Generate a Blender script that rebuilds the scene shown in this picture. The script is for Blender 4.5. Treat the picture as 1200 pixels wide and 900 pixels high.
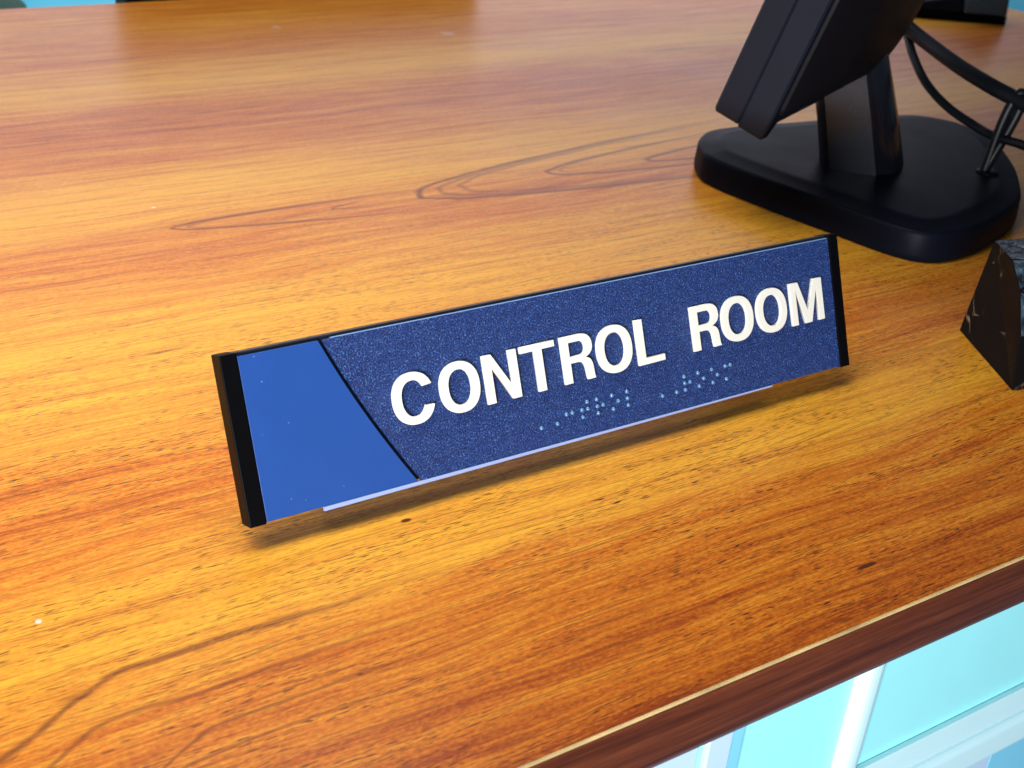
import bpy, bmesh, math, random
from mathutils import Vector, Matrix

for o in list(bpy.data.objects):
    bpy.data.objects.remove(o, do_unlink=True)
SC = bpy.context.scene
COL = SC.collection
MM = 0.001
random.seed(7)

# ------------------------------------------------------------------ camera
cam_d = bpy.data.cameras.new('camera')
cam = bpy.data.objects.new('camera', cam_d); COL.objects.link(cam)
R3 = Matrix(((0.852144, 0.203536, -0.482103), (-0.519037, 0.446188, -0.729053), (0.06672, 0.871487, 0.485859)))
cam.matrix_world = Matrix.Translation(Vector((-104.9, -286.6, 228.2)) * MM) @ R3.to_4x4()
cam_d.sensor_width = 36.0
cam_d.lens = 42.6
cam_d.clip_start = 0.01
cam_d.clip_end = 50.0
cam_d.dof.use_dof = True
cam_d.dof.focus_distance = 0.415
cam_d.dof.aperture_fstop = 25.0
SC.camera = cam
SC.render.resolution_x = 1024
SC.render.resolution_y = 768

# ------------------------------------------------------------------ light
SC.view_settings.view_transform = 'Standard'
SC.view_settings.look = 'None'
SC.view_settings.gamma = 1.0
SC.view_settings.exposure = 0.0
w = bpy.data.worlds.new('World'); SC.world = w; w.use_nodes = True
bg = w.node_tree.nodes['Background']
bg.inputs['Color'].default_value = (0.42, 0.62, 0.95, 1)
bg.inputs['Strength'].default_value = 0.11

def area(name, loc, target, size, size_y, power, color, spread=180):
    d = bpy.data.lights.new(name, 'AREA'); d.shape = 'RECTANGLE'
    d.size = size; d.size_y = size_y; d.energy = power; d.color = color
    d.spread = math.radians(spread)
    o = bpy.data.objects.new(name, d); COL.objects.link(o)
    o.location = loc
    o.rotation_euler = (Vector(target) - Vector(loc)).to_track_quat('-Z', 'Y').to_euler()
    return o
area('ceiling_lamp', (-0.20, 0.10, 0.56), (-0.19, 0.10, 0), 0.24, 0.74, 2.65, (1.0, 0.96, 0.88), 112)
area('far_ceiling_lamp', (0.22, 0.56, 0.85), (-0.02, 0.13, 0), 0.34, 0.22, 0.35, (1.0, 0.96, 0.90), 95)
area('front_fill', (-0.72, -0.78, 0.045), (0.12, 0, -0.01), 0.40, 0.10, 25.0, (0.90, 0.96, 1.0))  # added low fill from the viewer's side for the sign face and cabinet
area('wall_fill', (1.1, 1.1, 1.1), (1.1, 1.9, -0.1), 3.2, 0.5, 36.0, (0.90, 0.92, 1.0), 150)  # added unseen fill that brightens the far wall; no window here

# ------------------------------------------------------------------ helpers
def obj(name, me, mat=None, parent=None):
    o = bpy.data.objects.new(name, me); COL.objects.link(o)
    if mat is not None and len(me.materials) == 0:
        me.materials.append(mat)
    if parent is not None: o.parent = parent
    return o
def empty(name, loc=(0, 0, 0), rot=(0, 0, 0)):
    o = bpy.data.objects.new(name, None); COL.objects.link(o)
    o.location = Vector(loc) * MM; o.rotation_euler = rot
    o.empty_display_size = 0.01
    return o
def tag(o, label, cat, group=None):
    o['label'] = label; o['category'] = cat
    if group: o['group'] = group
    return o
def bm_done(bm, name, smooth=False, scale=MM):
    if scale != 1: bmesh.ops.scale(bm, vec=(scale,) * 3, verts=bm.verts)
    bmesh.ops.recalc_face_normals(bm, faces=bm.faces)
    me = bpy.data.meshes.new(name); bm.to_mesh(me); bm.free()
    if smooth:
        for p in me.polygons: p.use_smooth = True
    return me
def box_bm(x0, x1, y0, y1, z0, z1, bev=0.0, seg=2):
    bm = bmesh.new()
    v = [bm.verts.new((x, y, z)) for z in (z0, z1) for y in (y0, y1) for x in (x0, x1)]
    for f in ((0, 2, 3, 1), (4, 5, 7, 6), (0, 1, 5, 4), (2, 6, 7, 3), (0, 4, 6, 2), (1, 3, 7, 5)):
        bm.faces.new([v[i] for i in f])
    if bev:
        bmesh.ops.bevel(bm, geom=bm.edges[:], offset=bev, segments=seg, profile=0.5, affect='EDGES')
    return bm
def box(name, x0, x1, y0, y1, z0, z1, mat, parent=None, bev=0.0, seg=2):
    me = bm_done(box_bm(x0, x1, y0, y1, z0, z1, bev, seg), name)
    o = obj(name, me, mat, parent)
    return o
def loft(name, rings, mat, parent=None, smooth=True, cap0=True, cap1=True):
    """rings: lists of equal count of points, closed around."""
    bm = bmesh.new()
    vr = [[bm.verts.new(p) for p in r] for r in rings]
    n = len(rings[0])
    for a, b in zip(vr, vr[1:]):
        for i in range(n):
            bm.faces.new((a[i], a[(i + 1) % n], b[(i + 1) % n], b[i]))
    if cap0: bm.faces.new(vr[0][::-1])
    if cap1: bm.faces.new(vr[-1])
    me = bm_done(bm, name)
    if smooth:
        for p in me.polygons: p.use_smooth = len(p.vertices) == 4
        if hasattr(me, 'set_sharp_from_angle'): me.set_sharp_from_angle(angle=math.radians(38))
    return obj(name, me, mat, parent)
def prism(name, pts, z0, z1, mat, parent=None, bev=0.0):
    bm = bmesh.new()
    a = [bm.verts.new((x, y, z0)) for x, y in pts]
    b = [bm.verts.new((x, y, z1)) for x, y in pts]
    n = len(pts)
    bm.faces.new(a[::-1]); top = bm.faces.new(b)
    for i in range(n):
        bm.faces.new((a[i], a[(i + 1) % n], b[(i + 1) % n], b[i]))
    if bev:
        bmesh.ops.bevel(bm, geom=list(top.edges), offset=bev, segments=2, profile=0.5, affect='EDGES')
    return obj(name, bm_done(bm, name), mat, parent)
def smooth_closed(pts, n):
    """Catmull-Rom through closed points, n samples per span."""
    out = []; m = len(pts)
    for i in range(m):
        p0, p1, p2, p3 = (Vector(pts[(i + k - 1) % m]) for k in range(4))
        for s in range(n):
            t = s / n
            out.append(0.5 * ((2 * p1) + (p2 - p0) * t + (2 * p0 - 5 * p1 + 4 * p2 - p3) * t * t + (3 * p1 - p0 - 3 * p2 + p3) * t ** 3))
    return out
def smooth_open(pts, n):
    q = [Vector(p) for p in pts]
    q = [2 * q[0] - q[1]] + q + [2 * q[-1] - q[-2]]
    out = []
    for i in range(1, len(q) - 2):
        p0, p1, p2, p3 = q[i - 1:i + 3]
        for s in range(n):
            t = s / n
            out.append(0.5 * ((2 * p1) + (p2 - p0) * t + (2 * p0 - 5 * p1 + 4 * p2 - p3) * t * t + (3 * p1 - p0 - 3 * p2 + p3) * t ** 3))
    out.append(q[-2])
    return out
def tube(name, path, rad, mat, parent=None, sides=14, closed=False):
    pts = [Vector(p) for p in path]; n = len(pts)
    rings = []
    up = Vector((0.13, 0.21, 0.97))
    for i, p in enumerate(pts):
        a = pts[(i - 1) % n] if (closed or i > 0) else p
        b = pts[(i + 1) % n] if (closed or i < n - 1) else p
        t = (b - a).normalized()
        s = t.cross(up).normalized(); u = s.cross(t)
        r = rad(i / (n - 1)) if callable(rad) else rad
        if not isinstance(r, tuple): r = (r, r)
        rings.append([p + s * (r[0] * math.cos(2 * math.pi * k / sides)) + u * (r[1] * math.sin(2 * math.pi * k / sides)) for k in range(sides)])
    if closed: rings.append(rings[0])
    o = loft(name, rings, mat, parent, cap0=not closed, cap1=not closed)
    if closed:
        bm = bmesh.new(); bm.from_mesh(o.data); bmesh.ops.remove_doubles(bm, verts=bm.verts, dist=1e-7); bm.to_mesh(o.data); bm.free()
        for p in o.data.polygons: p.use_smooth = True
    return o

# ------------------------------------------------------------------ node expressions
class G:
    """tiny node-expression builder"""
    def __init__(s, name):
        s.m = bpy.data.materials.new(name); s.m.use_nodes = True
        s.nt = s.m.node_tree; s.bsdf = s.nt.nodes['Principled BSDF']
        s.tc = s.nt.nodes.new('ShaderNodeTexCoord')
    def link(s, v, sock):
        if isinstance(v, E): s.nt.links.new(v.s, sock)
        elif isinstance(v, bpy.types.NodeSocket): s.nt.links.new(v, sock)
        else: sock.default_value = v
    def math(s, op, *a, clamp=False):
        n = s.nt.nodes.new('ShaderNodeMath'); n.operation = op; n.use_clamp = clamp
        for i, v in enumerate(a): s.link(v, n.inputs[i])
        return E(s, n.outputs[0])
    def xyz(s, mode='Object'):
        n = s.nt.nodes.new('ShaderNodeSeparateXYZ'); s.nt.links.new(s.tc.outputs[mode], n.inputs[0])
        return [E(s, n.outputs[i]) * 1000.0 for i in range(3)]
    def comb(s, x, y, z=0.0):
        n = s.nt.nodes.new('ShaderNodeCombineXYZ')
        for i, v in enumerate((x, y, z)): s.link(v, n.inputs[i])
        return n.outputs[0]
    def noise(s, vec, scale=1.0, detail=4.0, rough=0.55, dist=0.0):
        n = s.nt.nodes.new('ShaderNodeTexNoise'); s.nt.links.new(vec, n.inputs['Vector'])
        n.inputs['Scale'].default_value = scale; n.inputs['Detail'].default_value = detail
        n.inputs['Roughness'].default_value = rough; n.inputs['Distortion'].default_value = dist
        return E(s, n.outputs[0])
    def smooth(s, v, a, b, lo=0.0, hi=1.0):
        n = s.nt.nodes.new('ShaderNodeMapRange'); n.interpolation_type = 'SMOOTHSTEP'
        s.link(v, n.inputs['Value'])
        n.inputs['From Min'].default_value = a; n.inputs['From Max'].default_value = b
        n.inputs['To Min'].default_value = lo; n.inputs['To Max'].default_value = hi
        return E(s, n.outputs[0])
    def ramp(s, v, stops):
        n = s.nt.nodes.new('ShaderNodeValToRGB'); s.link(v, n.inputs[0])
        cr = n.color_ramp
        while len(cr.elements) < len(stops): cr.elements.new(0.5)
        for e, (p, c) in zip(cr.elements, stops):
            e.position = p; e.color = (c[0], c[1], c[2], 1) if not isinstance(c, (int, float)) else (c, c, c, 1)
        return E(s, n.outputs[0])
    def mix(s, f, a, b, blend='MIX'):
        n = s.nt.nodes.new('ShaderNodeMix'); n.data_type = 'RGBA'; n.blend_type = blend
        s.link(f, n.inputs[0])
        for v, k in ((a, 6), (b, 7)):
            if isinstance(v, tuple): n.inputs[k].default_value = (*v, 1) if len(v) == 3 else v
            else: s.link(v, n.inputs[k])
        return E(s, n.outputs[2])
    def bump(s, h, strength=0.3, dist=0.0005):
        n = s.nt.nodes.new('ShaderNodeBump'); n.inputs['Strength'].default_value = strength
        n.inputs['Distance'].default_value = dist
        s.link(h, n.inputs['Height']); s.nt.links.new(n.outputs[0], s.bsdf.inputs['Normal'])
    def set(s, **k):
        for a, v in k.items():
            sock = s.bsdf.inputs[a.replace('_', ' ')]
            if isinstance(v, tuple): sock.default_value = (*v, 1)
            else: s.link(v, sock)
        return s.m
class E:
    def __init__(s, g, sock): s.g = g; s.s = sock
    def __add__(s, o): return s.g.math('ADD', s, o)
    __radd__ = __add__
    def __mul__(s, o): return s.g.math('MULTIPLY', s, o)
    __rmul__ = __mul__
    def __sub__(s, o): return s.g.math('SUBTRACT', s, o)
    def __rsub__(s, o): return s.g.math('SUBTRACT', o, s)
    def __truediv__(s, o): return s.g.math('DIVIDE', s, o)
    def abs(s): return s.g.math('ABSOLUTE', s)
    def fract(s): return s.g.math('FRACT', s)
    def max(s, o): return s.g.math('MAXIMUM', s, o)
    def min(s, o): return s.g.math('MINIMUM', s, o)

# ------------------------------------------------------------------ materials
GOLD = (0.84, 0.40, 0.032); AMBER = (0.60, 0.165, 0.013); RUST = (0.33, 0.058, 0.007); DARK = (0.075, 0.020, 0.008); UMBER = (0.175, 0.040, 0.010)
def wood_top():
    g = G('cherry_laminate')
    x, y, z = g.xyz()
    n1 = g.noise(g.comb(x * (1 / 170), y * (1 / 70)), 1, 2, .5)
    yw = y + (n1 - 0.5) * 26.0
    # broad light and dark bands of the veneer, along the grain
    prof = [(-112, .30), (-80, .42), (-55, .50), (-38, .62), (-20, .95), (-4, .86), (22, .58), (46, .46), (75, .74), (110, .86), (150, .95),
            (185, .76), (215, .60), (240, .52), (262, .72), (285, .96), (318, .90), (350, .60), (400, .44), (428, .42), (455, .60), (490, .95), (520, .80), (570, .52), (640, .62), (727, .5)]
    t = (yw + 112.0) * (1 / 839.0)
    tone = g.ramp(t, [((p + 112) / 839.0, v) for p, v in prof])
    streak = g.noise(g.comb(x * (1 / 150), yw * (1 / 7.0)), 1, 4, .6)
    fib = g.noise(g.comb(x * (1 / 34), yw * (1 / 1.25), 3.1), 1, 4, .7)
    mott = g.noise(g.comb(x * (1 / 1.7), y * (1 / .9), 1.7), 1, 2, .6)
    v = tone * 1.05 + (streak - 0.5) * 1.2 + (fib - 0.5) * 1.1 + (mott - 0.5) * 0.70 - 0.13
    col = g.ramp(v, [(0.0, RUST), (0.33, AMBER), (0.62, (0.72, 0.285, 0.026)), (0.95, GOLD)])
    acc = {'l': None, 'p': None, 'w': None}
    def add(m, k='l'):
        acc[k] = m if acc[k] is None else acc[k].max(m)
    brk = g.smooth(g.noise(g.comb(x * (1 / 45), y * (1 / 6.0), 9.0), 1, 3, .6), 0.36, 0.62)
    # growth lines, a few millimetres apart
    gw = (y + (g.noise(g.comb(x * (1 / 120), y * (1 / 30), 5.5), 1, 3, .5) - 0.5) * 16.0)
    for per, wd, amp in ((2.9, .11, .50), (6.3, .060, .72), (17.0, .024, .75)):
        d = ((gw * (1 / per)).fract() - 0.5).abs()
        add(g.smooth(d, wd, wd * .15) * brk * amp)
    # pores: short dark ticks along the grain
    por = g.noise(g.comb(x * (1 / 5.2), y * (1 / .36), 2.2), 1, 1, .5)
    pmask = g.smooth(g.noise(g.comb(x * (1 / 60), yw * (1 / 9.0), 7.7), 1, 2, .5), 0.35, 0.65)
    add(g.smooth(por, 0.585, 0.655) * (pmask * 0.70 + 0.30) * g.smooth(yw, 300, 60, 0.30, 1.0), 'p')
    # cathedral figures
    wob = (g.noise(g.comb(x * (1 / 30), y * (1 / 9), 4.4), 1, 3, .5) - 0.5)
    def cathedral(x0, y0, k, reach, lines, slope=0.0, wdt=2.6):
        dy = y - y0 - (x - x0) * slope
        q = (x - x0) - dy * dy * k + wob * 16.0
        fade = g.smooth(x, x0 + reach, x0 + reach * 0.35)
        for off, amp in lines:
            dd = (q - off).abs() / ((dy * dy * (k * k * 4) + 1.0).__class__(g, g.math('SQRT', dy * dy * (k * k * 4) + 1.0).s))
            add(g.smooth(dd, wdt, 0.3) * fade * amp, 'w')
    cathedral(182, 252.5, 0.125, 330, ((0, .95), (14, .6), (27, .55)), 0.035)
    cathedral(268, 257, 0.24, 190, ((0, .9), (9, .3)), 0.03, 2.2)
    cathedral(338, 255, 0.5, 140, ((0, .9),), 0.03, 2.4)
    cathedral(51, 254.8, 0.62, 150, ((0, .95), (8, .5)), -0.07, 1.8)
    cathedral(134, 251, 1.3, 22, ((0, .8),), 0, 1.3)
    # wavy dark grain in the near left corner
    for off, amp, wd, sh in ((0, .85, 2.0, 0), (-16.5, .7, 1.3, -8), (-30, .75, 1.0, 14), (-39, .6, .8, 6)):
        yy = g.smooth(x, -92 + sh, -50 + sh, -51.5 + off, -33.5 + off) + wob * 5.0
        add(g.smooth((y - yy).abs(), wd, 0.15) * g.smooth(x, 60, -30, 0.06, 1.0) * amp, 'w')
    def spot(cx, cy, rx, ry, amp, soft=0.5):
        a = (x - cx) * (1 / rx); b = (y - cy) * (1 / ry)
        r = g.math('SQRT', a * a + b * b) + wob * 0.9
        add(g.smooth(r, 1.0, soft) * amp, 'p' if soft == 0.5 else 'l')
    spot(-67, -38.5, 9, 3.2, .7, -.1)
    spot(44, -6.4, 2.1, 1.1, .95); spot(163, -91.6, 5.2, 1.0, .95); spot(9.5, 135.3, 13, 1.2, .8, .2)
    for cx, cy, rx, ry, a in ((32, 410, 22, 5, .55), (72, 418, 14, 6, .35), (88, 423, 13, 5, .62), (128, 426, 20, 4, .42), (152, 430, 10, 3.5, .6), (176, 433, 12, 3, .45),
                              (70, 447, 26, 3, .35), (530, 470, 60, 6, .55), (410, 520, 60, 6, .35), (150, 384, 7, 2.4, .5), (245, 330, 30, 2.0, .4)):
        spot(cx, cy, rx, ry, a, -.2)
    rag = g.smooth(fib + (mott - 0.5) * 0.9, 0.30, 0.58, 0.30, 1.0)
    col = g.mix(acc['l'] * rag, col, UMBER)
    col = g.mix(acc['w'] * g.smooth(rag, 0.2, 1.0, 0.62, 0.95), col, UMBER)
    col = g.mix(acc['p'], col, DARK)
    # specks of white paint and dust on the laminate
    for cx, cy, r in ((-68.4, -4.3, 1.1), (51.7, 284.6, 1.3), (-77.5, 25.5, .8), (372, 565, 7.0), (250, 620, 5.0)):
        a = (x - cx); b = (y - cy)
        m = g.smooth(g.math('SQRT', a * a + b * b) + wob * r, r, r * .4)
        col = g.mix(m * (0.75 if r < 2 else 0.3), col, (0.80, 0.76, 0.70))
    rough = g.noise(g.comb(x * (1 / 60), y * (1 / 60)), 1, 4, .6) * 0.12 + 0.27
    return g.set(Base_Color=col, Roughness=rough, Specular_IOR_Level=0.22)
def wood_edge():
    g = G('dark_cherry_edging')
    x, y, z = g.xyz()
    s = g.noise(g.comb(x * (1 / 90), z * (1 / 3.0), y * (1 / 3.0)), 1, 5, .6)
    f = g.noise(g.comb(x * (1 / 20), z * (1 / .7), y * (1 / .7)), 1, 3, .6)
    v = s * 0.75 + f * 0.3
    col = g.ramp(v, [(0.25, (0.018, 0.005, 0.004)), (0.48, (0.08, 0.018, 0.008)), (0.75, (0.20, 0.050, 0.019))])
    g.bump(f, 0.1, 0.0003)
    return g.set(Base_Color=col, Roughness=0.33)
def plain(name, color, rough=0.5, grain=0.0, gscale=900.0, metal=0.0, spec=0.5, bumpy=0.0):
    g = G(name)
    n = g.nt.nodes.new('ShaderNodeTexNoise'); g.nt.links.new(g.tc.outputs['Object'], n.inputs['Vector'])
    n.inputs['Scale'].default_value = gscale; n.inputs['Detail'].default_value = 4
    e = E(g, n.outputs[0])
    if grain:
        c = g.mix(e, tuple(max(0, v * (1 - grain)) for v in color), tuple(v * (1 + grain) for v in color))
        g.set(Base_Color=c)
    else: g.set(Base_Color=color)
    if bumpy: g.bump(e, bumpy, 0.0002)
    n2 = g.nt.nodes.new('ShaderNodeTexNoise'); g.nt.links.new(g.tc.outputs['Object'], n2.inputs['Vector'])
    n2.inputs['Scale'].default_value = 35; n2.inputs['Detail'].default_value = 5
    g.set(Roughness=E(g, n2.outputs[0]) * 0.14 + (rough - 0.07), Metallic=metal, Specular_IOR_Level=spec)
    return g.m
def navy_glitter():
    g = G('sandblasted_navy')
    x, y, z = g.xyz()
    v = g.comb(x, y, z)
    n = g.noise(v, 1.7, 2, .75)
    n2 = g.noise(v, 0.35, 3, .6)
    m = n * 0.85 + n2 * 0.2
    col = g.ramp(m, [(0.36, (0.003, 0.009, 0.045)), (0.50, (0.008, 0.028, 0.145)), (0.60, (0.018, 0.060, 0.25)), (0.70, (0.14, 0.29, 0.54))])
    g.bump(n, 1.0, 0.0009)
    for cx, cy, rx, ry in ((62, 47.2, 1.0, .6), (58.5, 5.2, 1.6, .7), (70, 6.4, 1.5, .4), (64, 12.5, 1.0, .8)):
        a = (x - cx) * (1 / rx); b = (y - cy) * (1 / ry)
        r = g.math('SQRT', a * a + b * b) + (n - 0.5) * 1.2
        col = g.mix(g.smooth(r, 1.0, .2) * 0.75, col, (0.006, 0.012, 0.03))
    return g.set(Base_Color=col, Roughness=0.42, Specular_IOR_Level=0.25)
def blue_gloss():
    g = G('smooth_blue_plate')
    x, y, z = g.xyz()
    n = g.noise(g.comb(x, y), 1.6, 3, .6)
    n2 = g.noise(g.comb(x * .06, y * .06), 1, 3, .6)
    col = g.mix(n * 0.5 + n2 * 0.5, (0.014, 0.052, 0.22), (0.023, 0.083, 0.325))
    sp = g.nt.nodes.new('ShaderNodeTexVoronoi'); g.nt.links.new(g.comb(x, y), sp.inputs['Vector']); sp.inputs['Scale'].default_value = 0.22
    d = E(g, sp.outputs['Distance'])
    col = g.mix(g.smooth(d, 0.055, 0.02) * 0.45, col, (0.55, 0.68, 0.85))
    g.bump(n, 0.08, 0.0003)
    return g.set(Base_Color=col, Roughness=0.34, Specular_IOR_Level=0.3)
def acrylic():
    g = G('clear_acrylic')
    nt = g.nt; out = nt.nodes['Material Output']
    tr = nt.nodes.new('ShaderNodeBsdfTransparent'); tr.inputs[0].default_value = (0.985, 0.985, 0.99, 1)
    gl = nt.nodes.new('ShaderNodeBsdfGlossy'); gl.inputs['Roughness'].default_value = 0.06
    fr = nt.nodes.new('ShaderNodeMath'); fr.operation = 'MULTIPLY'; fr.inputs[1].default_value = 0.015; lw = nt.nodes.new('ShaderNodeLayerWeight'); lw.inputs['Blend'].default_value = 0.3; nt.links.new(lw.outputs['Fresnel'], fr.inputs[0])
    mx = nt.nodes.new('ShaderNodeMixShader')
    nt.links.new(fr.outputs[0], mx.inputs[0]); nt.links.new(tr.outputs[0], mx.inputs[1]); nt.links.new(gl.outputs[0], mx.inputs[2])
    nt.links.new(mx.outputs[0], out.inputs['Surface'])
    nt.nodes.remove(g.bsdf)
    return g.m
def marble():
    g = G('black_veined_marble')
    n = g.nt.nodes.new('ShaderNodeTexNoise'); g.nt.links.new(g.tc.outputs['Object'], n.inputs['Vector'])
    n.inputs['Scale'].default_value = 28; n.inputs['Detail'].default_value = 5; n.inputs['Distortion'].default_value = 1.4
    e = E(g, n.outputs[0])
    vein = g.smooth((e - 0.5).abs(), 0.014, 0.001)
    n2 = g.nt.nodes.new('ShaderNodeTexNoise'); g.nt.links.new(g.tc.outputs['Object'], n2.inputs['Vector'])
    n2.inputs['Scale'].default_value = 60; n2.inputs['Detail'].default_value = 3
    mask = g.smooth(E(g, n2.outputs[0]), 0.48, 0.66)
    col = g.mix(vein * mask * 0.7, (0.006, 0.005, 0.005), (0.33, 0.24, 0.14))
    return g.set(Base_Color=col, Roughness=0.3, Specular_IOR_Level=0.02)
def rock_rough():
    g = G('broken_marble')
    n = g.nt.nodes.new('ShaderNodeTexNoise'); g.nt.links.new(g.tc.outputs['Object'], n.inputs['Vector'])
    n.inputs['Scale'].default_value = 160; n.inputs['Detail'].default_value = 6
    e = E(g, n.outputs[0])
    g.bump(e, 1.0, 0.004)
    return g.set(Base_Color=g.ramp(e, [(0.4, (0.008, 0.012, 0.02)), (0.62, (0.05, 0.08, 0.11)), (0.75, (0.5, 0.55, 0.6))]), Roughness=0.3)

M_top = wood_top(); M_edge = wood_edge()
M_edge_line = plain('pale_edge_line', (0.62, 0.44, 0.19), 0.4, 0.6, 55)
M_black = plain('black_anodised', (0.0022, 0.0022, 0.003), 0.45, 0.2, spec=0.05)
M_rail = plain('slate_black_rail', (0.012, 0.015, 0.020), 0.42, 0.2)
M_plast = plain('black_textured_plastic', (0.006, 0.009, 0.017), 0.42, 0.25, 2500, bumpy=0.25, spec=0.2)
M_base = plain('black_base_plastic', (0.003, 0.004, 0.008), 0.45, 0.2, 2500, bumpy=0.2, spec=0.05)
M_shell = plain('black_shell_plastic', (0.004, 0.004, 0.006), 0.5, 0.2, 2000, spec=0.12)
M_gloss = plain('glossy_black', (0.006, 0.006, 0.009), 0.2, 0.1)
M_cover = plain('satin_grey_cover', (0.022, 0.024, 0.032), 0.26, 0.2, 200)
M_screen = plain('dark_screen', (0.01, 0.012, 0.015), 0.12)
M_rub = plain('black_cable_rubber', (0.004, 0.005, 0.007), 0.4, 0.1, spec=0.2)
M_white = plain('cream_white_letter', (0.80, 0.77, 0.68), 0.45, 0.03, 400)
M_dot = plain('blue_braille_plastic', (0.075, 0.17, 0.33), 0.16, spec=0.8)
M_navy = navy_glitter(); M_blue = blue_gloss(); M_acr = acrylic()
M_acre = plain('acrylic_polished_edge', (0.30, 0.37, 0.62), 0.25)
M_marb = marble(); M_rock = rock_rough()
M_cyan = plain('pale_cyan_paint', (0.38, 0.92, 0.96), 0.32, 0.03, 60)
M_cwhite = plain('cool_white_paint', (0.64, 0.91, 0.95), 0.35, 0.03, 60)
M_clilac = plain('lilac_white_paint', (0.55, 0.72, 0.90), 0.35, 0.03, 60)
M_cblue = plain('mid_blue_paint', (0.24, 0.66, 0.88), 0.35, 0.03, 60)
M_wall = plain('cyan_wall_paint', (0.16, 0.74, 0.95), 0.8, 0.04, 8)
M_green = plain('dark_green_cloth', (0.018, 0.055, 0.035), 0.9, 0.3, 300)
M_grey = plain('grey_phone_plastic', (0.035, 0.045, 0.050), 0.5, 0.1)

# ------------------------------------------------------------------ setting: wall beyond the desk
M_upper = plain('lilac_white_wall', (0.80, 0.76, 0.84), 0.8, 0.03, 8)
wall = obj('wall', bm_done(box_bm(-1500, 3200, 1900, 1960, -20, 1500), 'wall'), M_upper); wall['kind'] = 'structure'
wall2 = obj('wall_dado', bm_done(box_bm(-1500, 3200, 1890, 1960, -800, -20.5), 'wall_dado'), M_wall); wall2['kind'] = 'structure'

# ------------------------------------------------------------------ desk
desk = tag(empty('desk', (0, 0, 0)), 'glossy cherry wood desk with dark rounded front edge', 'desk')
X0, X1, YF, YB = -520, 980, -111.2, 727
top = box('desk_top', X0, X1, YF, YB, -19.5, 0, M_top, desk)
def extrude_x(name, pr, x0, x1, mat, parent, smooth=True):
    rings = [[(x, a, b) for a, b in pr] for x in (x0, x1)]
    return loft(name, rings, mat, parent, smooth)
prof = [(0.0, -0.45), (-0.9, -0.5), (-1.8, -1.1), (-2.5, -2.6), (-3.0, -5.5), (-3.2, -9.5), (-3.0, -13.5), (-2.4, -17.5), (-1.3, -20.6), (0.0, -22.6)]
extrude_x('edge_strip', [(YF - 0.03 + a, b) for a, b in prof], X0, X1, M_edge, desk)
extrude_x('edge_line', [(YF - 0.05, -0.42), (YF - 0.05, 0.12), (YF - 0.35, 0.18), (YF - 0.75, 0.02), (YF - 0.9, -0.44)], X0, X1, M_edge_line, desk)  # thin pale strip along the top of the front edge

# cabinet front under the desk edge
cab = tag(empty('cabinet', (0, -80, -24)), 'pale cyan and white cabinet front below the desk edge', 'cabinet')
def cbox(name, x0, x1, z0, z1, d0, d1, mat, bev=0.6):
    return box(name, x0, x1, d0, d1, z0 + 24, z1 + 24, mat, cab, bev, 5)
cbox('panel', 118.2, 192, -157, -25, 2, 14, M_cyan)
cbox('panel', 203.5, 420, -133, -25, 2, 14, M_cyan)
cbox('stile', 192.2, 203.3, -157, -25, -3.0, 12, M_cwhite, 4.5)
cbox('stile', 120.0, 131.0, -157, -25, -1.2, 1.9, M_clilac, 0.8)
cbox('trim', 131.6, 137.0, -157, -25, -0.2, 1.9, M_cblue, 0.4)
cbox('rail', 203.6, 420, -157.5, -137.3, -3.0, 12, M_cwhite, 4.5)
cbox('rail', 203.6, 420, -136.9, -122, -0.8, 1.9, M_cwhite, 0.6)
cbox('panel', 40, 117.4, -157, -25, 0.5, 14, M_clilac)
cbox('kick_panel', 40, 305, -420, -159, 3, 16, M_clilac)
cbox('kick_panel', 305.6, 420, -420, -159, 3.4, 16, M_cblue)
cbox('carcass', 38, 422, -425, -24.6, 16.5, 60, M_cwhite)

# ------------------------------------------------------------------ sign
LEAN = math.radians(23.02)
ELEV = 9.0
sign = tag(empty('desk_sign', (0, 0, ELEV), (math.pi / 2 - LEAN, 0, 0)), 'navy and blue desk sign reading CONTROL ROOM with raised letters', 'sign')
# local x along, y up the face, z towards the viewer; 0 is the face plane
box('back_panel', -1.2, 241.0, 0.3, 52.2, -6.2, -1.7, M_rail, sign, 0.25)
for xa, xb in ((-5.5, -0.15), (240.15, 244.9)):
    box('end_cap', xa, xb, -0.5, 52.3, -7.6, 0.35, M_black, sign, 0.35)
# arc between the two plates (circle through three measured points)
def arc_x(y):  # left plate boundary
    pts = ((25.6, 51.2), (34.4, 31.0), (51.2, 0.2))
    (x1, y1), (x2, y2), (x3, y3) = pts
    return (x1 * (y - y2) * (y - y3) / ((y1 - y2) * (y1 - y3)) + x2 * (y - y1) * (y - y3) / ((y2 - y1) * (y2 - y3)) + x3 * (y - y1) * (y - y2) / ((y3 - y1) * (y3 - y2)))
ys = [0.0 + 51.0 * i / 24 for i in range(25)]
prism('blue_plate', [(0.05, 0.0)] + [(arc_x(v), v) for v in ys] + [(0.05, 51.0)], -1.6, 0.0, M_blue, sign, 0.15)
gap = lambda v: arc_x(v) + 1.55
prism('textured_plate', [(239.95, 51.0)] + [(gap(v), v) for v in reversed(ys)] + [(239.95, 0.0)], -1.6, 0.0, M_navy, sign, 0.15)
# thin light line of the lower core along the top edge of the plates
box('plate_core', 30, 239.8, 51.02, 51.25, -1.5, -0.25, plain('plate_core_blue', (0.22, 0.34, 0.62), 0.4), sign)

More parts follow.
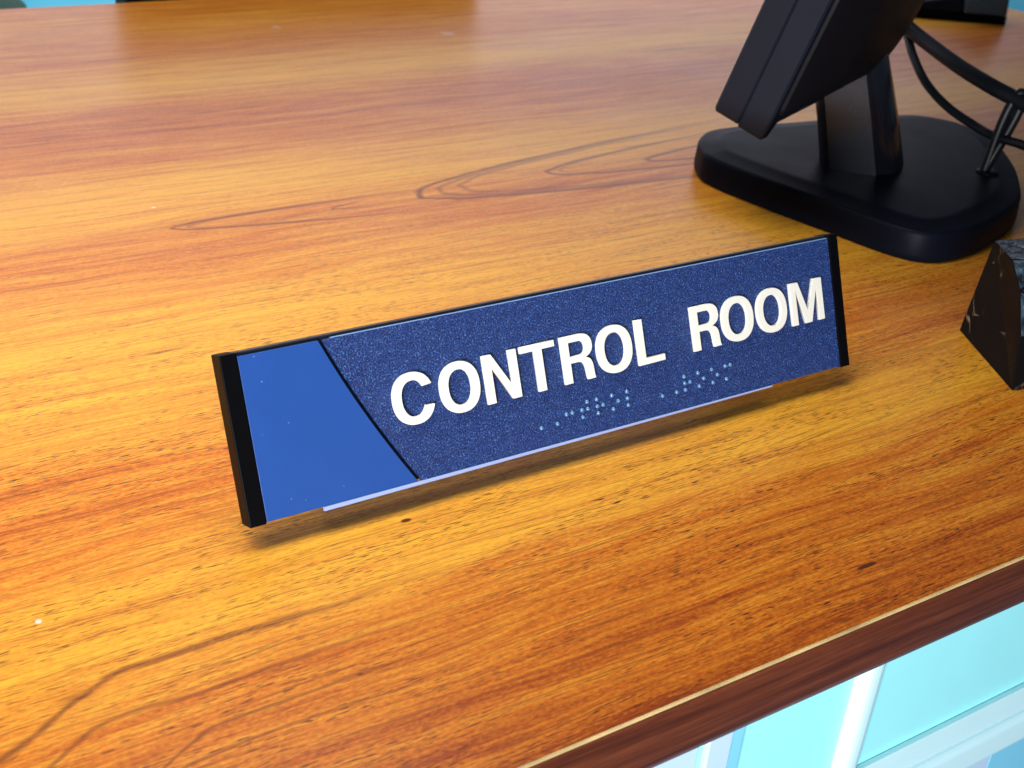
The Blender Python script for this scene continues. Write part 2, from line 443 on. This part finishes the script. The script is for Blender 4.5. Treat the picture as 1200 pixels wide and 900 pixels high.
# raised letters -------------------------------------------------------
def sup(cx, cy, a, b, n=2.25, t0=0.0, t1=2 * math.pi, k=56, end=False):
    out = []
    for i in range(k + (1 if end else 0)):
        t = t0 + (t1 - t0) * i / k
        c, s = math.cos(t), math.sin(t)
        out.append((cx + a * math.copysign(abs(c) ** (2 / n), c), cy + b * math.copysign(abs(s) ** (2 / n), s)))
    return out
def bez(p0, p1, p2, p3, k=10):
    return [tuple((1 - t) ** 3 * a + 3 * (1 - t) ** 2 * t * b + 3 * (1 - t) * t * t * c + t ** 3 * d for a, b, c, d in zip(p0, p1, p2, p3)) for t in (i / k for i in range(k + 1))]
CH = 16.7
def L_O(wd): return [sup(wd / 2, CH / 2, wd / 2, CH / 2 + .28), sup(wd / 2, CH / 2, wd / 2 - 3.5, CH / 2 - 2.65)[::-1]]
def L_C(wd):
    cx, cy, a, b, ai, bi = 7.55, CH / 2, 7.55, CH / 2 + .28, 4.05, CH / 2 - 2.65
    full = lambda A, B, n=2.25: sup(cx, cy, A, B, n, 0, 2 * math.pi, 240)
    yu, yl = cy + 3.3, cy - 3.0
    outer = [p for p in full(a, b) if not (p[0] > cx and yl < p[1] < yu)]
    inner = [p for p in full(ai, bi) if not (p[0] > cx and yl + .25 < p[1] < yu - .3)]
    # both lists start on the upper side of the opening and run counter-clockwise to the lower side
    return [outer + inner[::-1]]
def L_N(wd):
    s = 3.4
    return [[(0, 0), (s, 0), (s, 11.2), (wd - s - .25, 0), (wd, 0), (wd, CH), (wd - s, CH), (wd - s, 5.5), (s + .25, CH), (0, CH)]]
def L_T(wd):
    c = wd / 2 + 0.1
    return [[(c - 1.75, 0), (c + 1.75, 0), (c + 1.75, CH - 2.55), (wd, CH - 2.55), (wd, CH), (0, CH), (0, CH - 2.55), (c - 1.75, CH - 2.55)]]
def L_L(wd): return [[(0, 0), (wd, 0), (wd, 2.65), (3.6, 2.65), (3.6, CH), (0, CH)]]
def L_R(wd):
    o = [(0, 0), (3.5, 0), (3.5, 6.8), (5.9, 6.8)] + bez((5.9, 6.8), (8.6, 6.8), (8.9, 5.6), (9.1, 4.0))[1:] + bez((9.1, 4.0), (9.3, 2.2), (9.35, .8), (9.65, 0))[1:]
    o += [(wd, 0)] + bez((wd, .15), (12.75, .8), (12.75, 2.4), (12.6, 4.4))[1:] + bez((12.6, 4.4), (12.45, 6.3), (11.9, 7.6), (10.2, 8.15))[1:]
    o += bez((10.2, 8.15), (12.2, 8.9), (13.15, 10.4), (13.1, 12.1))[1:] + bez((13.1, 12.1), (13.1, 15.2), (11.2, CH), (7.9, CH))[1:] + [(0, CH)]
    h = [(3.45, 9.55)] + [(3.45, CH - 2.7)] + [(7.3, CH - 2.7)] + bez((7.3, CH - 2.7), (8.9, CH - 2.7), (9.6, 13.1), (9.6, 11.8))[1:] + bez((9.6, 11.8), (9.6, 10.4), (8.9, 9.55), (7.3, 9.55))[1:]
    return [o, h]
def L_M(wd):
    s = 3.2
    return [[(0, 0), (s, 0), (s, 12.6), (wd / 2 - 1.75, 0), (wd / 2 + 1.75, 0), (wd - s, 12.6), (wd - s, 0), (wd, 0), (wd, CH), (wd - 4.6, CH), (wd / 2, 5.2), (4.6, CH), (0, CH)]]
def glyph(ch, wd, x):
    loops = {'C': L_C, 'O': L_O, 'N': L_N, 'T': L_T, 'R': L_R, 'L': L_L, 'M': L_M}[ch](wd)
    cu = bpy.data.curves.new('letter', 'CURVE'); cu.dimensions = '2D'; cu.fill_mode = 'BOTH'
    for lp in loops:
        sp = cu.splines.new('POLY'); sp.points.add(len(lp) - 1); sp.use_cyclic_u = True
        for p, (a, b) in zip(sp.points, lp): p.co = (a * MM, b * MM, 0, 1)
    cu.extrude = 0.56 * MM; cu.bevel_depth = 0.10 * MM; cu.bevel_resolution = 1; cu.offset = -0.27 * MM
    tmp = bpy.data.objects.new('tmp', cu); COL.objects.link(tmp)
    bpy.context.view_layer.update()
    me = bpy.data.meshes.new_from_object(tmp.evaluated_get(bpy.context.evaluated_depsgraph_get()))
    bpy.data.objects.remove(tmp, do_unlink=True); bpy.data.curves.remove(cu)
    me.name = 'letter'
    o = obj('letter', me, M_white, sign)
    xm = x + wd / 2
    o.location = (x * MM, (17.98 + 0.0101 * xm) * MM, 0.64 * MM)
    o.rotation_euler = (0, 0, 0.0095)
    return o
for ch, x, wd in (('C', 46.45, 15.0), ('O', 63.4, 15.1), ('N', 80.2, 13.45), ('T', 94.8, 14.05), ('R', 110.95, 13.1), ('O', 125.4, 15.4), ('L', 142.6, 11.95),
                  ('R', 167.75, 13.3), ('O', 181.95, 15.6), ('O', 199.1, 15.4), ('M', 216.45, 17.0)):
    glyph(ch, wd, x)

# braille dots ----------------------------------------------------------
bm = bmesh.new(); bmesh.ops.create_uvsphere(bm, u_segments=14, v_segments=8, radius=0.82)
for v in bm.verts: v.co.z *= 0.95
bmesh.ops.delete(bm, geom=[v for v in bm.verts if v.co.z < -0.1], context='VERTS')
dot_me = bm_done(bm, 'braille_dot', True)
CELL = 6.53; DOT = 2.46
def cell(x, dots):
    for d in dots:
        cx = x + (DOT if d > 3 else 0); cy = 11.6 - DOT * ((d - 1) % 3)
        o = obj('braille_dot', dot_me, M_dot, sign)
        o.location = (cx * MM, (cy + 0.0028 * (cx - 120)) * MM, 0)
xs = 97.35
for i, d in enumerate(((6,), (6,), (2, 5), (2, 3, 4, 5), (1, 2, 3, 5), (1, 3, 5), (1, 2, 3), (), (6,), (6,), (1, 2, 3, 5), (1, 3, 5), (1, 3, 5), (1, 3, 4))):
    cell(xs + i * (CELL + 0.0) - (0.0 if i < 8 else 0.2), d)

# ------------------------------------------------------------------ acrylic holder
stand = tag(empty('acrylic_sign_holder', (111.2, 0, 0)), 'clear acrylic holder with pale polished edge propping up the sign', 'sign holder')
xa, xb = 18.6 - 111.2, 203.6 - 111.2
def sl(y, z):  # sign-local (up, out) to world Y,Z
    return (y * math.sin(LEAN) - z * math.cos(LEAN), ELEV + y * math.cos(LEAN) + z * math.sin(LEAN))
def strip(name, pts, mat, x0=xa, x1=xb): return extrude_x(name, pts, x0, x1, mat, stand, False)
# ledge below the sign, front edge polished
strip('ledge', [sl(-0.62, -1.25), sl(-0.62, -8.0), sl(-2.2, -8.0), sl(-2.2, -1.25)], M_acr)
e0, e1, e2, e3 = sl(-0.06, -1.2), sl(-0.06, 0.30), sl(-1.35, 0.30), sl(-1.5, -1.2)
loft('polished_edge', [[(xa, *e0), (xa, *e1), (xa, *e2), (xa, *e3)], [(xb, *e0), (xb, *e1), (xb, *sl(-.62, .30)), (xb, *sl(-.75, -1.2))]], M_acre, stand, False)
# back rest behind the sign and foot on the desk
strip('back_rest', [sl(-0.6, -8.05), sl(34, -8.05), sl(34, -10.2), sl(-2.2, -10.2)], M_acr)
f0 = sl(-2.25, -1.3); f1 = sl(-2.25, -3.4)
strip('front_leg', [(f0[0], f0[1]), (-3.2, 2.3), (-1.0, 2.3), (f1[0], f1[1])], M_acr)
strip('foot', [(-3.2, 2.25), (-3.2, 0.05), (52, 0.05), (52, 2.25)], M_acr)

# ------------------------------------------------------------------ monitor (its back towards the viewer)
YAW = math.radians(24.0); TAU = math.radians(17.0)
CX, CY = 410.0, 158.0
mon = tag(empty('monitor', (CX, CY, 0), (0, 0, YAW)), 'small black monitor seen from behind, tilted back on a wide rounded base', 'monitor')
cy_, sy_ = math.cos(YAW), math.sin(YAW)
def wl(x, y, z=0.0):
    dx, dy = x - CX, y - CY
    return (dx * cy_ + dy * sy_, -dx * sy_ + dy * cy_, z)
base_pts = [(342.5, 205), (347, 221.5), (361, 240), (386, 250), (450, 243), (520, 233), (541, 219), (547, 198), (538, 168), (514, 136), (490, 112), (462, 90), (425, 76), (396, 70.5), (376, 74), (364.5, 90), (356, 128), (347, 170)]
cen = Vector((445, 163))
oc = smooth_closed(base_pts, 6)
def ring(ins, z):
    out = []
    n = len(oc)
    for i, p in enumerate(oc):
        t = (oc[(i + 1) % n] - oc[i - 1]); nrm = Vector((-t.y, t.x)).normalized()
        if nrm.dot(cen - p) < 0: nrm = -nrm
        q = p + nrm * ins
        out.append(wl(q.x, q.y, z))
    return out
loft('base', [ring(1.5, 0.2), ring(0.3, 1.5), ring(0, 4), ring(0.6, 14.0), ring(1.0, 15.4), ring(1.9, 16.3), ring(3.0, 16.6), ring(7, 16.7), ring(12, 18.2), ring(14, 18.6), ring(16, 18.7)], M_base, mon)
# column
col_pts = [(392.5, 164), (392.8, 160.8), (407.0, 147.4), (410, 144.5), (418, 142.2), (430, 146.0), (438.5, 152.5), (442, 163), (437, 175), (424, 184), (404, 184), (394, 174)]
def cring(z, k, dx, dy):
    return [wl(425 + (x - 425) * k + dx, 162 + (y - 162) * k + dy, z) for x, y in col_pts]
pl_pts = [(388.6, 160.6), (406.9, 143.3), (408.2, 144.7), (409.6, 147.6), (392.2, 163.6), (390.0, 162.2)]
def pring(z, k, dx, dy):
    return [wl(425 + (x - 425) * k + dx, 162 + (y - 162) * k + dy, z) for x, y in pl_pts]
loft('column_cover', [pring(18.2, 1.0, 0, 0), pring(45, .95, -9, 2), pring(84, .88, -22, 6)], M_cover, mon, False)
colm = loft('column', [cring(18.2, 1.0, 0, 0), cring(20, .998, -.5, 0), cring(45, .95, -9, 2), cring(84, .88, -23, 7)], M_gloss, mon)
# head: lateral X, u up the tilted screen, r towards the rear (viewer)
P = Vector(wl(301.4, 165.0, 59.1))
lx = Vector((1, 0, 0)); bz = Vector((0, -1, 0)); zz = Vector((0, 0, 1))
u_ = math.cos(TAU) * zz + math.sin(TAU) * bz
r_ = math.cos(TAU) * bz - math.sin(TAU) * zz
def hd(a, b, c): return tuple(P + lx * a + u_ * b + r_ * c)
def rrect(x0, x1, y0, y1, rad, k=7, rads=None):
    out = []
    for (cx, cy, a0, i) in ((x1, y0, -90, 0), (x1, y1, 0, 1), (x0, y1, 90, 2), (x0, y0, 180, 3)):
        rr = rads[i] if rads else rad
        ox = cx - rr if cx == x1 else cx + rr; oy = cy - rr if cy == y1 else cy + rr
        for j in range(k + 1):
            a = math.radians(a0 + 90 * j / k); out.append((ox + rr * math.cos(a), oy + rr * math.sin(a)))
    return out
def head(name, spec, mat):
    return loft(name, [[hd(a, b, r) for a, b in rrect(*rc)] for rc, r in spec], mat, mon)
W_, H_ = 170, 215
head('front_bezel', [((1.0, W_ - 1, 1, H_, 2), 0), ((0, W_, 0, H_, 2.4), 1.2), ((0, W_, 0, H_, 2.4), 13.8), ((.7, W_ - .7, .7, H_, 2), 14.6)], M_plast)
def rb(x0, x1, y0, yl, y1):
    return [(x0, y0), (x0 + 4, y0), (x0 + 9, yl), (x1 - 34, yl)] + [(x1 - 34 + 34 * math.sin(math.radians(a)), yl + 30 - 30 * math.cos(math.radians(a))) for a in range(10, 91, 10)] + [(x1, y1), (x0, y1)]
loft('rear_bezel', [[hd(a, b, r) for a, b in rb(*q)] for q, r in (((.7, W_ - .7, .7, 8, H_), 14.7), ((0, W_, 0, 7.2, H_), 15.5), ((0, W_, 0, 7.2, H_), 28.8), ((1, W_ - 1, 1, 8, H_), 29.8))], M_plast, mon)
head('screen', [((12, W_ - 12, 14, H_ - 12, 1), -0.4), ((12, W_ - 12, 14, H_ - 12, 1), -0.05)], M_screen)
def shell(spec):
    return loft('back_shell', [[hd(a, b, r) for a, b in rrect(x0, x1, y0, y1, 1, 7, (rb, rt, rt, lb))] for (x0, x1, y0, y1, rb, rt, lb), r in spec], M_shell, mon)
shell([((5, 166, 12, H_ - 4, 34, 6, 5), 29.85), ((5.5, 164, 12.5, H_ - 4, 34, 6, 5), 31.5), ((13, 146, 18, H_ - 6, 34, 6, 8), 36), ((15, 144, 19, H_ - 6, 34, 6, 8), 36.4), ((28, 96, 30, H_ - 12, 26, 10, 10), 44)])
# cable clip: tall narrow loop standing on the base
lp = []
for i in range(30):
    a = 2 * math.pi * i / 30
    q = Vector((478.4, 123.5, 42.0)) + Vector((0.17, -0.10, 0.98)).normalized() * (23.0 * math.sin(a)) + Vector((0.72, -0.69, 0)).normalized() * (4.2 * math.cos(a) * (0.55 + 0.45 * math.sin(a)))
    lp.append(wl(*q))
tube('cable_clip', lp, 2.7, M_rub, mon, 10, True)
sc_ = wl(475.5, 124.5, 18.3)
loft('clip_socket', [[(sc_[0] + r * math.cos(k * math.pi / 8), sc_[1] + r * math.sin(k * math.pi / 8), z) for k in range(16)] for r, z in ((6.2, 18.0), (6.2, 19.4), (5.2, 20.0), (2.6, 20.0))], M_base, mon)

# cables --------------------------------------------------------------
c1 = tag(empty('power_cable', (480, 122, 60)), 'thick black cable running from the monitor to the right edge', 'cable')
pth = smooth_open([(470, 262, 96), (484, 243, 88), (494.8, 225, 78.5), (493.1, 205, 73.1), (484.6, 170, 67.4), (479.1, 140, 63.6), (481, 122, 60.3), (484, 100, 56), (492, 60, 40), (505, 20, 12), (520, -10, 4.2)], 6)
tube('cable_sheath', [p - Vector((480, 122, 60)) for p in pth], 4.3, M_rub, c1)
c2 = tag(empty('thin_cable', (475, 126, 40)), 'thin black cable sagging below the thick one through the base clip', 'cable')
pth = smooth_open([(478, 262, 92), (496, 240, 82), (500, 225, 73.5), (489, 205, 63.3), (481.4, 185, 52.8), (479.8, 165, 44.4), (479.9, 145, 39.7), (476.8, 126, 38.5), (481.5, 108, 38), (500, 60, 30), (530, 10, 6), (545, -10, 3)], 6)
tube('cable_sheath', [p - Vector((475, 126, 40)) for p in pth], 2.5, M_rub, c2)

# ------------------------------------------------------------------ black marble block
blk = tag(empty('marble_block', (330, -10, 0)), 'black veined marble block with broken edges at the right side', 'paperweight')
V = [Vector(p) - Vector((330, -10, 0)) for p in (
    (330.1, 14.3, 0.1), (305.2, -34.0, 0.1), (420, -62, 0.1), (432, 0, 0.1),
    (332.5, 11.0, 44.0), (318.5, -8.5, 45.5), (311.0, -21.0, 38.0), (306.5, -30.0, 22.0), (338, -20, 46), (405, -40, 44), (420, -6, 43), (345, -40, 26), (400, -56, 24))]
bm = bmesh.new(); vs = [bm.verts.new(v) for v in V]
F = [((0, 1, 7, 6, 5, 4), 0), ((4, 5, 8, 9, 10), 1), ((5, 6, 8), 1), ((6, 7, 11, 8), 1), ((7, 1, 2, 12, 11), 0), ((8, 11, 12, 9), 1), ((0, 4, 10, 3), 0), ((3, 10, 9, 12, 2), 0), ((0, 3, 2, 1), 0)]
for idx, mi in F:
    f = bm.faces.new([vs[i] for i in idx]); f.material_index = mi
bmesh.ops.triangulate(bm, faces=[f for f in bm.faces if f.material_index == 1])
bmesh.ops.bevel(bm, geom=bm.edges[:], offset=0.5, segments=2, profile=0.6, affect='EDGES')
me = bm_done(bm, 'stone'); me.materials.append(M_marb); me.materials.append(M_rock)
obj('stone', me, None, blk)

# ------------------------------------------------------------------ telephone at the far right
pa = math.atan2(450.7 - 495.2, 906.7 - 843.5)
ph = tag(empty('telephone', (843.5, 495.2, 0), (0, 0, pa)), 'dark desk telephone at the far right corner of the desk', 'telephone')
loft('phone_base', [[(x, y, z) for x, y in rrect(-20, 77, 0, 130, 6)] for z in (0.3, 7.0)], M_black, ph)
def wedge(x0, x1, zf0, zf1, name, mat):
    bm = box_bm(x0, x1, 1.5, 128, 7.1, 60)
    for v in bm.verts:
        if v.co.z > 50:
            k = (v.co.x - x0) / (x1 - x0)
            v.co.z = zf0 + (zf1 - zf0) * k + v.co.y * 0.12
            v.co.y = max(v.co.y, 6)
    bmesh.ops.bevel(bm, geom=bm.edges[:], offset=2.5, segments=3, profile=0.5, affect='EDGES')
    return obj(name, bm_done(bm, name), mat, ph)
wedge(-19, 34.6, 12, 22, 'keypad_housing', M_shell)
wedge(35, 76, 20, 24, 'cradle', M_grey)
tube('handset', smooth_open([(56, 5, 31), (56, 22, 36), (56, 70, 44), (56, 112, 48), (56, 126, 42)], 5), lambda t: (11 + 5 * abs(2 * t - 1) ** 3, 8 + 3 * abs(2 * t - 1) ** 3), M_black, ph)

# ------------------------------------------------------------------ things behind the far edge of the desk
case = tag(empty('equipment_case', (340, 900, -740)), 'slim black equipment case standing just behind the far desk edge', 'case')
box('case_body', -166, 176, -138, -96, 20, 792, M_plast, case, 6, 3)
box('case_lid', -167, 177, -139, -95, 794, 812, M_shell, case, 5, 3)
for sx in (-140, 150):
    box('foot', sx - 14, sx + 14, -190, -44, 0, 19.5, M_black, case, 2)
stool = tag(empty('stool', (58, 1330, -740)), 'dark green round stool beyond the far left desk edge', 'stool')
rg = []
for r, z in ((60, 560), (95, 566), (112, 585), (114, 610), (100, 628), (60, 637), (15, 640)):
    rg.append([(r * 1.25 * math.cos(2 * math.pi * k / 40), r * math.sin(2 * math.pi * k / 40), z) for k in range(40)])
loft('seat', rg, M_green, stool)
tube('post', [(0, 0, 20), (0, 0, 300), (0, 0, 558)], 22, M_black, stool)
loft('stool_base', [[(r * math.cos(2 * math.pi * k / 32), r * math.sin(2 * math.pi * k / 32), z) for k in range(32)] for r, z in ((190, 0), (190, 8), (40, 20))], M_black, stool)
